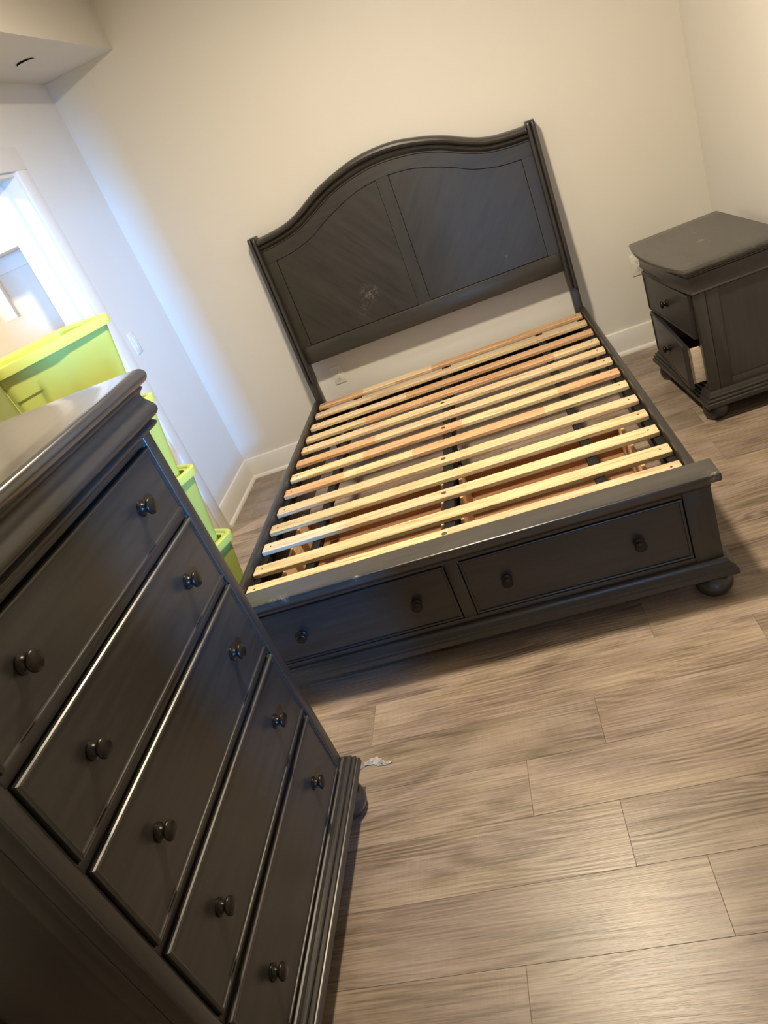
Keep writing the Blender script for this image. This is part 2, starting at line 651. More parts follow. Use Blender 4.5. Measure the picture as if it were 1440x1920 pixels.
dbox('casing', (0.0, 0.016, 0.0, CW, 0, DH))                      # far casing leg
dbox('casing', (0.0, 0.016, -dw - CW, -dw, 0, DH))
dbox('casing', (0.0, 0.018, -dw - CW, CW, DH, DH + CW))
dbox('jamb', (-TW, 0.004, -0.018, 0.0, 0, DH))
dbox('jamb', (-TW, 0.004, -dw, -dw + 0.018, 0, DH))
dbox('jamb', (-TW, 0.004, -dw + 0.018, -0.018, DH - 0.018, DH))
dbox('door_stop', (-TW, -0.072, -0.032, -0.018, 0, DH - 0.018))
dbox('door_stop', (-TW, -0.072, -dw + 0.018, -dw + 0.032, 0, DH - 0.018))
dbox('door_stop', (-TW, -0.072, -dw + 0.032, -0.032, DH - 0.032, DH - 0.018))
dbox('casing', (-TW - 0.016, -TW, 0.0, CW, 0, DH + CW))
# doorway behind the camera
d2 = empty('door_2', (0, YF, 0))
tag(d2, kind='structure')
for d in ((-0.08, -0.062, -0.12, 0.004, 0, 2.06), (0.482, 0.5, -0.12, 0.004, 0, 2.06), (-0.062, 0.482, -0.12, 0.004, 2.042, 2.06)):
    boxo('jamb', d, TRIM, d2)
for d in ((-0.17, -0.08, 0.0, 0.016, 0, 2.06), (0.5, 0.59, 0.0, 0.016, 0, 2.06), (-0.17, 0.59, 0.0, 0.016, 2.06, 2.15)):
    boxo('casing', d, TRIM, d2, 0.0015)

# closet shelf seen through the doorway
cs = empty('closet_shelf', (-2.6, 0, 1.7), 0, 'white closet shelf board with cleat seen through the open doorway', 'shelf')
boxo('shelf_board', (-0.69, 0.55, -0.35, -0.012, 0.085, 0.115), TRIM, cs, 0.002)
boxo('cleat', (-0.69, 0.55, -0.034, -0.012, 0.0, 0.085), TRIM, cs, 0.002)
boxo('bracket', (0.0, 0.09, -0.33, -0.30, -0.23, 0.085), TRIM, cs, 0.002)

# concealed sprinkler plate in the soffit
bm = NB()
lathe(bm, [(0.0, -0.0055), (0.041, -0.0055), (0.043, -0.0045), (0.043, -0.0035), (0.0, -0.0035)], segs=32)
sp = empty('sprinkler_cover', (-1.648, -0.545, HS), 0, 'round white sprinkler cover plate on the soffit underside', 'sprinkler')
o = finish('plate', bm, CEILM, sp)
o.rotation_euler = (math.radians(4.5), math.radians(-1.5), 0)
o.location = (0, 0, -0.0012)
bm = NB()
lathe(bm, [(0.0, -0.0012), (0.041, -0.0012), (0.041, 0.0), (0.0, 0.0)], segs=32)
finish('sprinkler_cup', bm, SLOT, sp)


# ceiling lights (above the frame)
def ceiling_light(loc, power, col, label, r=0.10):
    e = empty('ceiling_light', loc, 0, label, 'ceiling light', 'round flush ceiling lights')
    bm = NB()
    lathe(bm, [(0, 0), (r + 0.02, 0), (r + 0.025, -0.01), (r + 0.018, -0.022), (r, -0.024), (0, -0.024)], segs=32)
    finish('housing', bm, PLATE, e)
    bm = NB()
    lathe(bm, [(0, -0.0245), (r, -0.0245), (r - 0.01, -0.029), (0, -0.031)], segs=32)
    finish('diffuser', bm, emit_mat('glowing_diffuser', col, 8.0), e)
    area('lamp_glow', (loc[0], loc[1], loc[2] - 0.034), (loc[0], loc[1], 0), r * 2, r * 2, power, col, shape='DISK')
    return e


ceiling_light((-0.27, -1.95, HC), CEIL_P, CEIL_COL, 'round flush ceiling light glowing warm above the bed')
ceiling_light((-2.75, -1.35, 2.5), CLOSET_P, CLOSET_COL, 'round flush ceiling light glowing inside the closet')


# outlets and switch
def outlet(name, loc, rz, label, switch=False):
    e = empty(name, loc, rz, label, 'switch' if switch else 'outlet')
    boxo('cover_plate', (-0.036, 0.036, -0.006, 0.0, -0.057, 0.057), PLATE, e, 0.0022)
    if switch:
        boxo('rocker', (-0.010, 0.010, -0.010, -0.006, -0.034, 0.034), PLATE, e, 0.001)
        boxo('slider', (0.013, 0.017, -0.009, -0.006, -0.034, 0.034), PLATE, e, 0.0008)
    else:
        r = boxo('receptacle', (-0.0165, 0.0165, -0.0085, -0.006, -0.034, 0.034), PLATE, e, 0.001)
        for zc in (-0.016, 0.018):
            boxo('slot', (-0.0078, -0.0056, -0.0088, -0.0080, zc - 0.004, zc + 0.004), SLOT, r)
            boxo('slot', (0.0056, 0.0078, -0.0088, -0.0080, zc - 0.004, zc + 0.004), SLOT, r)
            boxo('slot', (-0.0022, 0.0022, -0.0088, -0.0080, zc - 0.0115, zc - 0.0075), SLOT, r)
    return e


outlet('wall_outlet', (-1.046, 0.0, 0.464), 0, 'white wall outlet below the headboard, left side of the bed')
outlet('wall_outlet', (0.757, 0.0, 0.471), 0, 'white wall outlet partly hidden behind the nightstand')
outlet('dimmer_switch', (XL, -0.533, 1.14), math.radians(90), 'white dimmer switch on the bluish left wall beside the doorway', True)

# ------------------------------------------------------------------ knob, feet (shared meshes)


def knob_mesh():
    bm = NB()
    lathe(bm, [(0.0, 0.0), (0.0165, 0.0), (0.0175, 0.002), (0.0168, 0.004), (0.0125, 0.0055), (0.0110, 0.0075), (0.0085, 0.0105), (0.0080, 0.0145),
               (0.0100, 0.0175), (0.0155, 0.0190), (0.0178, 0.0215), (0.0180, 0.0245), (0.0160, 0.0275), (0.0105, 0.0295), (0.0, 0.0305)],
          axis='-y', segs=28)
    o = finish('knob', bm, KNOB, None, 50)
    me = o.data
    bpy.data.objects.remove(o)
    return me


KM = knob_mesh()


def knob(parent, loc, s=1.0, label=None):
    o = bpy.data.objects.new('knob', KM)
    COL.objects.link(o)
    o.parent = parent
    o.location = loc
    o.scale = (s, s, s)
    o['label'] = label or 'dark bronze round knob'
    return o


def foot(parent, x, y, r, h):
    bm = NB()
    lathe(bm, [(0, 0), (r * 0.60, 0), (r * 0.80, h * 0.08), (r * 0.96, h * 0.28), (r, h * 0.48), (r * 0.95, h * 0.68), (r * 0.78, h * 0.86), (r * 0.62, h * 0.95), (r * 0.60, h), (0, h)],
          centre=(x, y, 0), segs=32)
    return finish('bun_foot', bm, DWX, parent, 60)


# ------------------------------------------------------------------ BED
BX = -0.393
bed = empty('bed_frame', (BX, 0, 0), 0, 'dark charcoal wooden storage bed frame with arched headboard and bare pine slats', 'bed')

# headboard: flat local shape then leaned back
LEAN, ZB, YH = 0.0977, 0.45, -0.150


def lean(bm):
    for v in bm.verts:
        v.co.y += YH + LEAN * max(0.0, v.co.z - ZB)


head = empty('headboard')
head.parent = bed
top = curve_fn([(0, 1.527), (0.06, 1.5255), (0.14, 1.516), (0.21, 1.4995), (0.285, 1.479), (0.39, 1.4395), (0.46, 1.405), (0.527, 1.3765), (0.595, 1.3585), (0.67, 1.349), (0.77, 1.342)])
crl = curve_fn([(0, 1.446), (0.1, 1.439), (0.15, 1.432), (0.26, 1.4065), (0.336, 1.3795), (0.434, 1.334), (0.54, 1.2955), (0.65, 1.2775), (0.77, 1.270)])
grv = curve_fn([(0, 1.384), (0.1, 1.3775), (0.15, 1.370), (0.19, 1.359), (0.29, 1.3255), (0.37, 1.292), (0.455, 1.2515), (0.54, 1.2265), (0.61, 1.213), (0.70, 1.206), (0.77, 1.203)])
NS = 72
HW = 0.757


def xs_between(a, b, n):
    return [a + (b - a) * i / n for i in range(n + 1)]


def hpart(name, fn, mat):
    bm = NB()
    fn(bm)
    lean(bm)
    return finish(name, bm, mat, head, 30)


def crown(bm):
    # profile: (t along from the top edge 0 to the lower edge 1, depth forward)
    prof = [(0.0, 0.055), (0.0, -0.020), (0.05, -0.036), (0.14, -0.046), (0.26, -0.049), (0.38, -0.045), (0.46, -0.036), (0.48, -0.026), (0.52, -0.023),
            (0.56, -0.028), (0.62, -0.031), (0.70, -0.029), (0.80, -0.021), (0.87, -0.014), (0.89, -0.017), (0.95, -0.017), (1.0, -0.012), (1.0, 0.055)]
    cols = []
    for x in xs_between(-HW, HW, NS):
        zt, zl = top(x), crl(x)
        cols.append([bm.verts.new((x, d + 0.012, zt + (zl - zt) * t)) for t, d in prof])
    n = len(prof)
    for a, b in zip(cols, cols[1:]):
        for j in range(n):
            bm.faces.new((a[j], a[(j + 1) % n], b[(j + 1) % n], b[j]))
    bm.faces.new(cols[0])
    bm.faces.new(cols[-1])


hpart('crown_moulding', crown, DWX)
hpart('top_rail', lambda bm: strip_solid(bm, xs_between(-HW, HW, NS), lambda x: grv(x) + 0.001, lambda x: crl(x) + 0.004, 0.0, 0.03), DWX)
hpart('bottom_rail', lambda bm: box(bm, -HW, HW, 0.0, 0.03, 0.610, 0.7095, 0.002), DWX)
hpart('centre_stile', lambda bm: strip_solid(bm, xs_between(-0.034, 0.034, 4), lambda x: 0.7105, grv, 0.0, 0.03), DWZ)
for s in (-1, 1):
    a, b = sorted((s * 0.699, s * HW))
    hpart('side_stile', lambda bm: strip_solid(bm, xs_between(a, b, 3), lambda x: 0.7105, grv, 0.0, 0.03), DWZ)
    a2, b2 = sorted((s * 0.0365, s * 0.6965))
    hpart('panel', lambda bm: strip_solid(bm, xs_between(a2, b2, 36), lambda x: 0.713, lambda x: grv(x) - 0.0035, 0.007, 0.026), DWL if s < 0 else DWR)
    # dark backing behind the panel joints
for s in (-1, 1):
    # post: moulded double-bead front, runs from 0.515 up; rolled top
    def post(bm):
        cx = s * 0.781
        pr = [(-0.024, 0.045), (-0.024, -0.018)]
        for c0 in (-0.012, 0.012):
            for i in range(9):
                an = math.pi - math.pi * i / 8
                pr.append((c0 + 0.0115 * math.cos(an), -0.022 - 0.016 * math.sin(an)))
        pr += [(0.024, -0.018), (0.024, 0.045)]
        zs = [(0.515, 0.0, 1.0), (1.325, 0.0, 1.0), (1.342, 0.001, 1.0), (1.353, 0.006, 0.97), (1.360, 0.016, 0.90)]
        rings = []
        for z, back, sc in zs:
            rings.append([bm.verts.new((cx + x * sc, max(y, -0.04 + back) if y < 0 else y, z)) for x, y in pr])
        n = len(pr)
        for a, b in zip(rings, rings[1:]):
            for j in range(n):
                bm.faces.new((a[j], a[(j + 1) % n], b[(j + 1) % n], b[j]))
        bm.faces.new(rings[0])
        bm.faces.new(rings[-1])
    hpart('post', post, DWZ)
    hpart('leg', lambda bm: box(bm, s * 0.781 - 0.022, s * 0.781 + 0.022, -0.022, 0.04, 0.0, 0.516, 0.002), DWZ)
hpart('lower_crossbar', lambda bm: box(bm, -0.759, 0.759, 0.0, 0.03, 0.19, 0.295, 0.002), DWK)

# side rails with inner cleats
for s in (-1, 1):
    a, b = sorted((s * 0.783, s * 0.808))
    r = boxo('side_rail', (a, b, -2.165, -0.176, 0.165, 0.405), DWY, bed, 0.003)
    a, b = sorted((s * 0.752, s * 0.7825))
    boxo('slat_cleat', (a, b, -2.165, -0.18, 0.325, 0.3645), DWK, bed, 0.002)

# slats
TONE = {0: (0.74, 0.615, 0.39), 1: (0.66, 0.425, 0.25), 2: (0.73, 0.58, 0.395), 3: (0.64, 0.57, 0.38), 4: (0.74, 0.64, 0.50)}
SL = [(-0.262, [(0.18, 1), (0.45, 2), (1, 1)]), (-0.406, [(0.55, 2), (0.8, 0), (1, 2)]), (-0.578, [(0.36, 2), (1, 1)]),
      (-0.738, [(0.22, 0), (0.42, 1), (0.86, 1), (1, 0)]), (-0.879, [(0.30, 2), (0.5, 0), (1, 2)]), (-1.036, [(0.27, 1), (0.62, 2), (1, 0)]),
      (-1.190, [(0.24, 0), (0.55, 1), (0.83, 0), (1, 1)]), (-1.347, [(0.19, 1), (0.40, 0), (0.78, 1), (1, 0)]), (-1.512, [(0.36, 2), (0.62, 0), (1, 2)]),
      (-1.665, [(0.45, 0), (1, 0)]), (-1.811, [(0.23, 4), (0.55, 2), (1, 0)]), (-1.971, [(0.30, 0), (0.48, 3), (1, 0)]), (-2.103, [(0.5, 0), (1, 2)])]
SHL = 0.776
for i, (yf, segs) in enumerate(SL):
    bm = NB()
    lay = bm.loops.layers.float_color.new('tone')
    cuts = [0.0] + [p for p, t in segs]
    rg = random.Random(40 + i)
    prof = [(0.0, 0.003), (0.0, 0.017), (0.003, 0.020), (0.061, 0.020), (0.064, 0.017), (0.064, 0.003), (0.061, 0.0), (0.003, 0.0)]
    rings = []
    for c in cuts:
        rings.append([bm.verts.new((-SHL + 2 * SHL * c, yf + py, 0.365 + pz)) for py, pz in prof])
    n = len(prof)
    for q, (a, b) in enumerate(zip(rings, rings[1:])):
        t = TONE[segs[q][1]]
        sh = rg.uniform(0.92, 1.06)
        for j in range(n):
            f = bm.faces.new((a[j], a[(j + 1) % n], b[(j + 1) % n], b[j]))
            for lp in f.loops:
                lp[lay] = (t[0] * sh, t[1] * sh, t[2] * sh, 1)
    for rr, q in ((rings[0], 0), (rings[-1], -1)):
        f = bm.faces.new(rr)
        for lp in f.loops:
            lp[lay] = (*TONE[segs[q][1]], 1)
    so = finish('slat', bm, SLAT, bed, 30)
    for sx in (-0.745, 0.745):
        b2 = NB()
        lathe(b2, [(0, 0.0), (0.0042, 0.0), (0.0042, 0.0006), (0, 0.0006)], centre=(sx, yf + 0.032, 0.385), segs=10)
        finish('screw', b2, SLOT, so)
    if i in (4, 6, 8, 10, 12):
        b2 = NB()
        lathe(b2, [(0, 0.0), (0.0095, 0.0), (0.0105, 0.0008), (0.007, 0.0014), (0.0045, 0.0009), (0, 0.0008)], centre=(-0.012, yf + 0.032, 0.385), segs=16)
        finish('bolt', b2, plain('tarnished_brass_bolt', (0.22, 0.19, 0.12), 0.4, 0.7) if i == 4 else bpy.data.materials['tarnished_brass_bolt'], so)

# support beams under the slats
FYB = -2.214
for xc in (-0.545, 0.535):
    boxo('support_beam', (xc - 0.018, xc + 0.018, -2.17, -0.155, 0.335, 0.3645), DWK, bed, 0.002)
boxo('centre_beam', (-0.021, 0.021, -2.17, -0.155, 0.28, 0.3645), DWK, bed, 0.002)
for s in (-1, 1):
    a, b = sorted((s * 0.0215, s * 0.024))
    boxo('drawer_glide', (a, b, -2.2, -1.3, 0.20, 0.235), STEEL, bed)
boxo('light_stop_board', (-0.060, 0.060, FYB, -1.45, 0.120, 0.145), DWK, bed, 0.001)  # added under the centre gap to block lamp light from the floor
boxo('centre_leg', (-0.02, 0.02, -1.22, -1.18, 0.0, 0.28), DWZ, bed, 0.002)

# footboard
ft = empty('footboard')
ft.parent = bed
FY = -2.245


def rounded_slab(bm, x0, x1, y0, y1, z0, z1, r):
    prof = [(0, z0), (-0.02, z0), (-0.02, z1), (0, z1)]
    n = 7
    nose = [(r * 0.5, z0), (r * 0.85, z0 + 0.002), (r, z0 + 0.006), (r, z1 - 0.006), (r * 0.9, z1 - 0.0025), (r * 0.6, z1 - 0.0005), (r * 0.3, z1)]
    path = [(x0, y1), (x0, y0), (x1, y0), (x1, y1)]
    sweep(bm, path, [(-0.03, z0)] + nose + [(-0.03, z1)])
    box(bm, x0 + 0.03, x1 - 0.03, y0 + 0.03, y1, z0, z1)


bm = NB()
rounded_slab(bm, -0.828, 0.828, -2.254, -2.170, 0.4055, 0.4355, 0.012)
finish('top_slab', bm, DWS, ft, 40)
for s in (-1, 1):
    a, b = sorted((s * 0.728, s * 0.810))
    boxo('corner_post', (a, b, FY, -2.165, 0.115, 0.405), DWZ, ft, 0.002)
boxo('upper_rail', (-0.728, 0.728, FY + 0.004, FY + 0.03, 0.372, 0.405), DWX, ft, 0.0015)
boxo('lower_rail', (-0.728, 0.728, FY + 0.004, FY + 0.03, 0.115, 0.146), DWX, ft, 0.0015)
boxo('divider', (-0.022, 0.022, FY + 0.004, FY + 0.03, 0.146, 0.372), DWZ, ft, 0.0015)
bm = NB()
sweep(bm, [(-0.810, FY), (0.810, FY)], [(0.0, 0.385), (0.012, 0.398), (0.014, 0.405), (0.0, 0.405)])
finish('slab_cove_moulding', bm, DWX, ft, 30)
bm = NB()
BASEP = [(-0.02, 0.070), (0.028, 0.070), (0.030, 0.074), (0.030, 0.092), (0.026, 0.096), (0.024, 0.098), (0.024, 0.103), (0.020, 0.107), (0.013, 0.112), (0.009, 0.119), (0.008, 0.124), (0.004, 0.127), (0.0, 0.128), (-0.02, 0.128)]
sweep(bm, [(-0.810, -2.165), (-0.810, FY), (0.810, FY), (0.810, -2.165)], BASEP)
finish('base_moulding', bm, DWX, ft, 25)
for s in (-1, 1):
    f = foot(ft, s * 0.770, -2.228, 0.058, 0.0705)
    boxo('foot_block', (s * 0.772 - 0.05, s * 0.772 + 0.05, -2.235, -2.165, 0.0705, 0.115), DWX, ft)

# storage drawers in the footboard
for s in (-1, 1):
    dr = empty('drawer')
    dr.parent = bed
    a, b = sorted((s * 0.0258, s * 0.7240))
    bm = NB()
    box(bm, a, b, FY + 0.007, FY + 0.026, 0.1495, 0.3680)
    # raised beaded lip round the face
    sweep(bm, [(a, FY + 0.007), (b, FY + 0.007)], [(0, 0.1495), (0.005, 0.1505), (0.006, 0.1535), (0.004, 0.157), (0, 0.158)])
    sweep(bm, [(a, FY + 0.007), (b, FY + 0.007)], [(0, 0.3595), (0.004, 0.3605), (0.006, 0.364), (0.005, 0.367), (0, 0.368)])
    box(bm, a, a + 0.008, FY + 0.002, FY + 0.008, 0.1565, 0.3615, 0.0015)
    box(bm, b - 0.008, b, FY + 0.002, FY + 0.008, 0.1565, 0.3615, 0.0015)
    finish('drawer_front', bm, DWX, dr, 30)
    for kx in (0.155, 0.578):
        knob(dr, (s * kx, FY + 0.007, 0.254), 1.05)
    a, b = sorted((s * 0.032, s * 0.692))
    for x0 in (a, b - 0.012):
        boxo('drawer_side', (x0, x0 + 0.012, FY + 0.0265, -1.46, 0.150, 0.325), PINEY, dr, 0.001)
    boxo('drawer_back', (a + 0.0125, b - 0.0125, -1.472, -1.46, 0.165, 0.318), PLY, dr, 0.001)
    boxo('drawer_bottom', (a + 0.0125, b - 0.0125, FY + 0.0265, -1.4725, 0.158, 0.165), PLY, dr)

# ------------------------------------------------------------------ chest of drawers and nightstand


def arc_path(x0, x1, y, bow, yb, n=14):
    """U-shaped path: back-left, front (bowed towards -y), back-right."""
    pts = [(x0, yb)]
    for i in range(n + 1):
        t = i / n
        pts.append((x0 + (x1 - x0) * t, y - bow * 4 * t * (1 - t)))
    pts.append((x1, yb))
    return pts


def fill_top(bm, path, z0, z1, inset):
    c = Vector((sum(p[0] for p in path) / len(path), sum(p[1] for p in path) / len(path)))
    lo = [bm.verts.new((p[0], p[1], z0)) for p in path]
    hi = [bm.verts.new((p[0], p[1], z1)) for p in path]
    n = len(path)
    bm.faces.new(lo)
    bm.faces.new(hi)
    for i in range(n):
        bm.faces.new((lo[i], lo[(i + 1) % n], hi[(i + 1) % n], hi[i]))


def drawer_face(parent, x0, x1, z0, z1, yf, knobs, name='drawer', out=0.0, th=0.018, kz=None):
    d = empty(name)
    d.parent = parent
    d.location = (0, -out, 0)
    bm = NB()
    # lipped face: flat field with a stepped, rounded edge all round
    e = 0.010
    rings = []
    for (ins, y) in ((0.0, yf + th), (0.0, yf + 0.004), (0.002, yf + 0.001), (0.005, yf), (0.0075, yf + 0.0005), (0.008, yf + 0.003), (e, yf + 0.004)):
        rings.append([bm.verts.new(c) for c in ((x0 + ins, y, z0 + ins), (x1 - ins, y, z0 + ins), (x1 - ins, y, z1 - ins), (x0 + ins, y, z1 - ins))])
    for a, b in zip(rings, rings[1:]):
        for j in range(4):
            bm.faces.new((a[j], a[(j + 1) % 4], b[(j + 1) % 4], b[j]))
    bm.faces.new(rings[-1])
    bm.faces.new(rings[0])
    finish('drawer_front', bm, DWX, d, 20)
    for kx in knobs:
        knob(d, (kx, yf + 0.004, kz if kz else (z0 + z1) / 2))
    return d


def side_frame(parent, x, sgn, y0, y1, z0, z1, wd=0.055):
    """frame-and-panel side: recessed panel with stiles and rails proud of it."""
    a, b = sorted((x, x + sgn * 0.006))
    boxo('side_stile', (a, b, y0, y0 + wd, z0, z1), DWZ, parent, 0.0015)
    boxo('side_stile', (a, b, y1 - wd, y1, z0, z1), DWZ, parent, 0.0015)
    boxo('side_rail', (a, b, y0 + wd, y1 - wd, z0, z0 + wd), DWY, parent, 0.0015)
    boxo('side_rail', (a, b, y0 + wd, y1 - wd, z1 - wd, z1), DWY, parent, 0.0015)


# chest: local front is -Y, width on X; world front faces +X
CHW, CHD = 0.832, 0.43
th = math.radians(88.2)
front_far = Vector((-0.807, -2.728))            # carcass front edge at its far end
ux, uy = Vector((math.cos(th), math.sin(th))), Vector((-math.sin(th), math.cos(th)))
cc = front_far - ux * (CHW / 2) + uy * (CHD / 2)
chest = empty('chest_of_drawers', (cc.x, cc.y, 0), th, 'tall charcoal chest with five drawers and bronze knobs in the left foreground', 'dresser')
hw, hd = CHW / 2, CHD / 2
CR = [1.2175, 1.0285, 0.8295, 0.599, 0.3715, 0.158]
bm = NB()
ZC0, ZC1 = 0.12, 1.30
box(bm, -hw + 0.006, -hw + 0.024, -hd + 0.02, hd, ZC0, ZC1)
box(bm, hw - 0.024, hw - 0.006, -hd + 0.02, hd, ZC0, ZC1)
box(bm, -hw + 0.024, hw - 0.024, hd - 0.008, hd, ZC0, ZC1)
box(bm, -hw + 0.024, hw - 0.024, -hd + 0.02, hd - 0.008, ZC0, ZC0 + 0.02)
box(bm, -hw + 0.024, hw - 0.024, -hd + 0.02, hd - 0.008, ZC1 - 0.02, ZC1)
finish('carcass', bm, DWZ, chest)
SW = 0.036
for s in (-1, 1):
    a, b = sorted((s * (hw - SW), s * hw))
    boxo('corner_post', (a, b, -hd, -hd + 0.045, ZC0, 1.245), DWZ, chest, 0.004, 3)
    a, b = sorted((s * (hw - SW - 0.006), s * (hw - SW)))
    boxo('post_bead', (a, b, -hd + 0.006, -hd + 0.03, 0.145, 1.228), DWZ, chest, 0.002)
    side_frame(chest, s * (hw - 0.006), s, -hd + 0.045, hd, 0.13, 1.245, 0.05)
boxo('drawer_divider', (-hw + SW, hw - SW, -hd + 0.004, -hd + 0.05, 1.2215, 1.246), DWX, chest, 0.001)
for i in range(1, 5):
    boxo('drawer_divider', (-hw + SW, hw - SW, -hd + 0.006, -hd + 0.05, CR[i] + 0.003, CR[i] + 0.0235), DWX, chest, 0.001)
boxo('drawer_divider', (-hw + SW, hw - SW, -hd + 0.004, -hd + 0.05, 0.12, 0.1555), DWX, chest, 0.001)
fx = hw - SW - 0.0085
for i in range(5):
    z1, z0 = CR[i] - 0.001, CR[i + 1] + (0.0255 if i < 4 else 0.0)
    d = drawer_face(chest, -fx, fx, z0, z1, -hd - 0.006, (-0.2325, 0.2325), th=0.02)
    d['label'] = ['top', 'second', 'third', 'fourth', 'bottom'][i] + ' drawer of the tall chest'
    boxo('drawer_box', (-fx + 0.012, fx - 0.012, -hd + 0.0145, hd - 0.03, z0 + 0.012, z1 - 0.03), PINEW, d)
U = [(-hw, hd), (-hw, -hd), (hw, -hd), (hw, hd)]
# crown: bead under, bulging ogee, lip, and rounded nose of the top
OG = [(-0.03, 1.238), (0.008, 1.238), (0.014, 1.2405), (0.018, 1.2455), (0.018, 1.2495), (0.014, 1.2535), (0.010, 1.2565), (0.018, 1.2585), (0.0255, 1.2625), (0.0295, 1.269),
      (0.030, 1.276), (0.028, 1.284), (0.0235, 1.293), (0.0185, 1.302), (0.0160, 1.311), (0.0165, 1.3165), (0.0205, 1.3205), (0.0235, 1.3235), (0.0245, 1.3265), (0.0225, 1.3305), (-0.03, 1.3305)]
bm = NB()
sweep(bm, U, OG)
finish('crown_moulding', bm, DWX, chest, 40)
bm = NB()
NO = [(-0.04, 1.331)] + [(0.025 + 0.016 * math.sin(math.pi * i / 9), 1.348 - 0.017 * math.cos(math.pi * i / 9)) for i in range(10)] + [(-0.04, 1.365)]
sweep(bm, U, NO)
box(bm, -hw + 0.04, hw - 0.04, -hd + 0.04, hd, 1.331, 1.365)
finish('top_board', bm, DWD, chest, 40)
BP = [(-0.03, 0.078), (0.030, 0.078), (0.033, 0.081), (0.033, 0.098), (0.030, 0.101), (0.025, 0.1025), (0.025, 0.105), (0.028, 0.1075), (0.0275, 0.112), (0.023, 0.115), (0.018, 0.116), (0.018, 0.119), (0.0205, 0.122),
      (0.0195, 0.127), (0.015, 0.130), (0.010, 0.131), (0.009, 0.136), (0.006, 0.141), (0.0, 0.144), (-0.03, 0.144)]
bm = NB()
sweep(bm, U, BP)
finish('base_moulding', bm, DWX, chest, 22)
boxo('base_board', (-hw + 0.005, hw - 0.005, -hd + 0.005, hd - 0.001, 0.079, 0.119), DWX, chest)
for sx in (-1, 1):
    for sy in (-1, 1):
        foot(chest, sx * (hw - 0.060), sy * (hd - 0.045) - (0.028 if sy < 0 else 0), 0.057, 0.0785)

# nightstand: world front faces -X
NW, ND = 0.66, 0.385
tn = math.radians(-86.0)
ux, uy = Vector((math.cos(tn), math.sin(tn))), Vector((-math.sin(tn), math.cos(tn)))
ff = Vector((0.686, -0.480))                      # carcass far-front corner
nc = ff + ux * (NW / 2) + uy * (ND / 2)
ns = empty('nightstand', (nc.x, nc.y, 0), tn, 'charcoal wooden nightstand with its bottom drawer pulled open, right of the bed', 'nightstand')
hw, hd = NW / 2, ND / 2
ZT = 0.70
bm = NB()
box(bm, -hw + 0.006, -hw + 0.022, -hd + 0.02, hd, 0.12, 0.655)
box(bm, hw - 0.022, hw - 0.006, -hd + 0.02, hd, 0.12, 0.655)
box(bm, -hw + 0.022, hw - 0.022, hd - 0.008, hd, 0.12, 0.655)
box(bm, -hw + 0.022, hw - 0.022, -hd + 0.02, hd - 0.008, 0.12, 0.14)
box(bm, -hw + 0.022, hw - 0.022, -hd + 0.02, hd - 0.008, 0.58, 0.655)
finish('carcass', bm, DWZ, ns)
for s in (-1, 1):
    a, b = sorted((s * (hw - 0.034), s * hw))
    boxo('corner_post', (a, b, -hd, -hd + 0.045, 0.12, 0.632), DWZ, ns, 0.004, 3)
    side_frame(ns, s * (hw - 0.006), s, -hd + 0.045, hd, 0.13, 0.632, 0.05)
for z0, z1 in ((0.577, 0.632), (0.3645, 0.3795), (0.12, 0.156)):
    boxo('drawer_divider', (-hw + 0.034, hw - 0.034, -hd + 0.004, -hd + 0.05, z0, z1), DWX, ns, 0.001)
fx = hw - 0.037
d = drawer_face(ns, -fx, fx, 0.382, 0.574, -hd - 0.004, (0.0,), out=0.014, th=0.02)
d['label'] = 'top nightstand drawer, slightly ajar'
boxo('drawer_box', (-fx + 0.012, fx - 0.012, -hd + 0.0165, hd - 0.05, 0.395, 0.55), PINEW, d)
d = drawer_face(ns, -fx, fx, 0.159, 0.3625, -hd - 0.004, (0.0,), out=0.036, th=0.02)
d.rotation_euler = (0, 0, math.radians(-5.0))
d['label'] = 'bottom nightstand drawer pulled open, showing its pale wooden side'
for a, b in ((-fx + 0.012, -fx + 0.026), (fx - 0.026, fx - 0.012)):
    boxo('drawer_side', (a, b, -hd + 0.0165, hd - 0.05, 0.175, 0.335), PINEW, d, 0.001)
boxo('drawer_bottom', (-fx + 0.027, fx - 0.027, -hd + 0.0165, hd - 0.065, 0.185, 0.193), PLY, d)
boxo('drawer_back', (-fx + 0.027, fx - 0.027, hd - 0.064, hd - 0.05, 0.180, 0.330), PINEW, d)
bm = NB()
PU = arc_path(-hw, hw, -hd, 0.016, hd)
CO = [(-0.03, 0.581), (0.004, 0.581), (0.009, 0.583), (0.0115, 0.587), (0.0105, 0.591), (0.007, 0.594), (0.007, 0.600), (0.008, 0.615), (0.0105, 0.630), (0.0145, 0.643), (0.020, 0.654), (0.0215, 0.660), (0.018, 0.663), (0.018, 0.667), (0.024, 0.670), (0.026, 0.674), (0.026, 0.6775), (-0.03, 0.6775)]
sweep(bm, PU, CO)
finish('cornice', bm, DWX, ns, 40)
bm = NB()
PT = arc_path(-hw, hw, -hd, 0.036, hd)
NT = [(-0.04, 0.678)] + [(0.026 + 0.011 * math.sin(math.pi * i / 8), 0.689 - 0.011 * math.cos(math.pi * i / 8)) for i in range(9)] + [(-0.04, ZT)]
sweep(bm, PT, NT)
fill_top(bm, arc_path(-hw + 0.035, hw - 0.035, -hd + 0.035, 0.032, hd), 0.6785, ZT - 0.00005, 0)
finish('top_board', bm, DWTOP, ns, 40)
bm = NB()
UN = [(-hw, hd), (-hw, -hd), (hw, -hd), (hw, hd)]
sweep(bm, UN, BP)
finish('base_moulding', bm, DWX, ns, 22)
boxo('base_board', (-hw + 0.005, hw - 0.005, -hd + 0.005, hd - 0.001, 0.079, 0.119), DWX, ns)
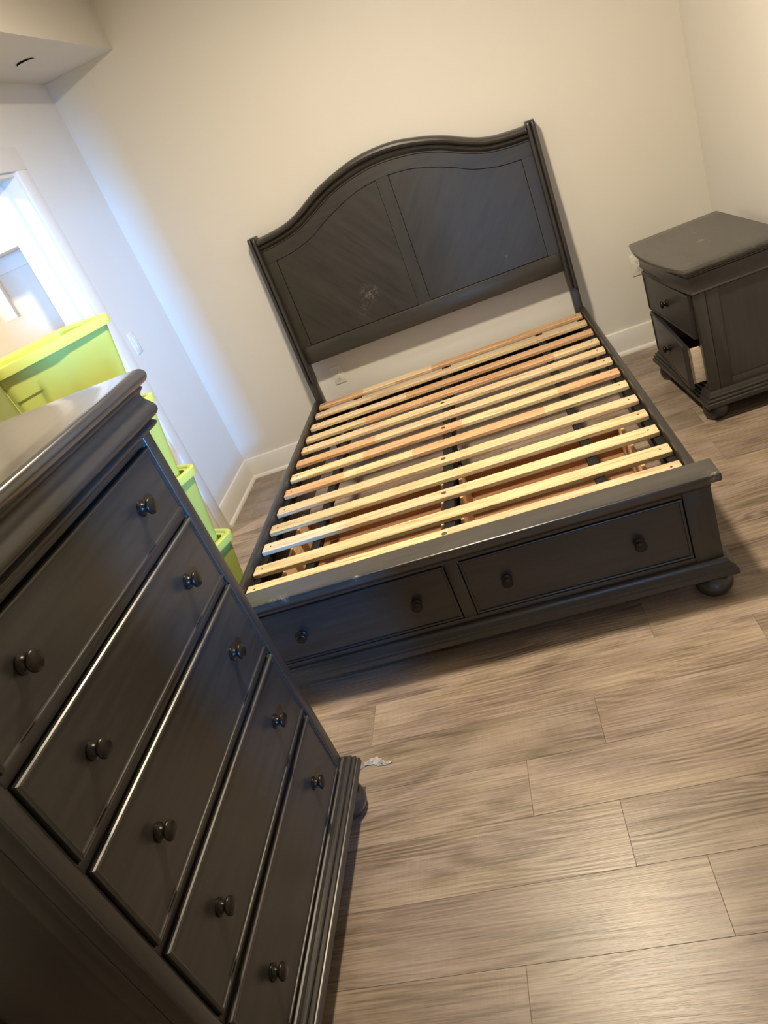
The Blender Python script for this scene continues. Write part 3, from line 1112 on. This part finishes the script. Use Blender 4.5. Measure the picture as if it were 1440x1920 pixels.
for sx in (-1, 1):
    for sy in (-1, 1):
        foot(ns, sx * (hw - 0.048), sy * (hd - 0.045) - (0.020 if sy < 0 else 0), 0.055, 0.0785)

# ------------------------------------------------------------------ green totes


def rr_ring(hx, hy, r, bow, n=7, m_=12):
    """rounded rectangle outline with bowed long sides, counter-clockwise."""
    pts = []
    for cx, cy, a0 in ((hx - r, hy - r, 0), (-hx + r, hy - r, 90), (-hx + r, -hy + r, 180), (hx - r, -hy + r, 270)):
        for i in range(n + 1):
            a = math.radians(a0 + 90 * i / n)
            pts.append((cx + r * math.cos(a), cy + r * math.sin(a)))
        # straight run to the next corner
        nxt = {0: (-hx + r, hy), 90: (-hx, -hy + r), 180: (hx - r, -hy), 270: (hx, hy - r)}[a0]
        x0, y0 = pts[-1]
        for i in range(1, m_):
            t = i / m_
            pts.append((x0 + (nxt[0] - x0) * t, y0 + (nxt[1] - y0) * t))
    out = []
    for x, y in pts:
        k = bow * max(0.0, 1 - (x / hx) ** 2)
        out.append((x, y + math.copysign(k, y) * min(1.0, abs(y) / hy)))
    return out


def loft(bm, rings, cap_lo=True, cap_hi=True):
    vs = [[bm.verts.new(p) for p in r] for r in rings]
    n = len(vs[0])
    for a, b in zip(vs, vs[1:]):
        for j in range(n):
            bm.faces.new((a[j], a[(j + 1) % n], b[(j + 1) % n], b[j]))
    if cap_lo:
        bm.faces.new(vs[0])
    if cap_hi:
        bm.faces.new(vs[-1])


def tote_meshes():
    bm = NB()
    H = 0.372
    rings = []
    def sst(x, a0, a1):
        t_ = min(1.0, max(0.0, (x - a0) / (a1 - a0)))
        return t_ * t_ * (3 - 2 * t_)
    for z in [0.0, 0.006, 0.05, 0.056, 0.12, 0.19, 0.255, 0.261, 0.30, 0.335, 0.374]:
        t = z / H
        hx, hy = 0.214 + 0.040 * t, 0.132 + 0.036 * t
        if z == 0.0:
            hx, hy = hx - 0.006, hy - 0.006
        ring = []
        for x, y in rr_ring(hx, hy, 0.035, 0.004, m_=36):
            # the long sides step in towards one end, with an inset panel there
            if abs(y) > hy * 0.9:
                dy = 0.010 * (1 - sst(x, -0.035, 0.035))
                if 0.055 < z < 0.256 and -0.225 < x < -0.125:
                    dy += 0.008
                y -= math.copysign(dy, y)
            ring.append((x, y, z))
        rings.append(ring)
    for z in (0.374, 0.02):
        t = z / H
        hx, hy = 0.214 + 0.040 * t - 0.004, 0.132 + 0.036 * t - 0.004 - 0.020
        rings.append([(x, y, z) for x, y in rr_ring(hx, hy, 0.033, 0.002, m_=36)])
    loft(bm, rings)
    b = finish('tote_body', bm, TOTE, None, 40)
    bm = NB()
    zt = 0.388

    def lr(d, z, bow=0.014):
        return [(x, y, z) for x, y in rr_ring(0.268 + d, 0.180 + d, 0.045 + d * 0.5, bow, m_=16)]
    loft(bm, [lr(-0.13, zt - 0.0515, 0.0), lr(-0.040, zt - 0.0515, 0.0), lr(-0.036, zt - 0.010, 0.0), lr(-0.006, zt - 0.010), lr(-0.005, zt - 0.036), lr(0.0, zt - 0.036), lr(0.002, zt - 0.020),
              lr(0.001, zt - 0.004), lr(-0.004, zt), lr(-0.014, zt), lr(-0.020, zt - 0.004, 0.010),
              lr(-0.030, zt - 0.044, 0.0), lr(-0.034, zt - 0.0494, 0.0), lr(-0.07, zt - 0.0494, 0.0), lr(-0.13, zt - 0.0494, 0.0)], True, True)
    # small stiffening ribs inside the rim
    for x in (-0.10, 0.03, 0.14):
        for s in (-1, 1):
            box(bm, x - 0.002, x + 0.002, min(s * 0.150, s * 0.166), max(s * 0.150, s * 0.166), zt - 0.044, zt - 0.010)
    c = finish('lid', bm, TLID, None, 40)
    mb, mc = b.data, c.data
    bpy.data.objects.remove(b)
    bpy.data.objects.remove(c)
    return mb, mc


MB_, ML_ = tote_meshes()
TA = math.radians(63)
TC = (-1.667, -1.662)
LBL = ['lime green lidded storage tote at the bottom of the stack, on the floor', 'lime green lidded storage tote, second from the floor in the stack',
       'lime green lidded storage tote, just under the topmost one', 'topmost lime green storage tote, standing above the chest in view']
for i in range(4):
    e = empty('storage_tote', (TC[0], TC[1], 0.0395 * 0 + i * 0.3394), TA, LBL[i], 'storage tote', 'stack of green totes by the doorway')
    for nm, me in (('tote_body', MB_), ('lid', ML_)):
        o = bpy.data.objects.new(nm, me)
        COL.objects.link(o)
        o.parent = e

# ------------------------------------------------------------------ scrap of plastic wrap on the floor
rg = random.Random(5)
bm = NB()
N = 22
rows = []
for i in range(N + 1):
    t = i / N
    cx, cy = -0.815 + 0.105 * t, -2.652 + 0.016 * math.sin(5 * t) + 0.018 * t
    wd = 0.003 + 0.012 * math.sin(math.pi * min(1, t * 1.05)) ** 1.5
    row = []
    for j in range(7):
        u = j / 6 - 0.5
        row.append(bm.verts.new((cx + rg.uniform(-0.002, 0.002) + 0.3 * u * wd, cy + 2 * u * wd * (0.8 + 0.4 * rg.random()), 0.0010 + abs(rg.gauss(0, 0.0030)) * (1.1 - abs(u)))))
    rows.append(row)
for a, b in zip(rows, rows[1:]):
    for j in range(6):
        bm.faces.new((a[j], a[j + 1], b[j + 1], b[j]))
o = finish('plastic_scrap', bm, WRAP, None, 0)
md = o.modifiers.new('thickness', 'SOLIDIFY')
md.thickness = 0.0005
tag(o, 'crumpled scrap of clear plastic wrap on the floor beside the chest foot', 'plastic scrap')
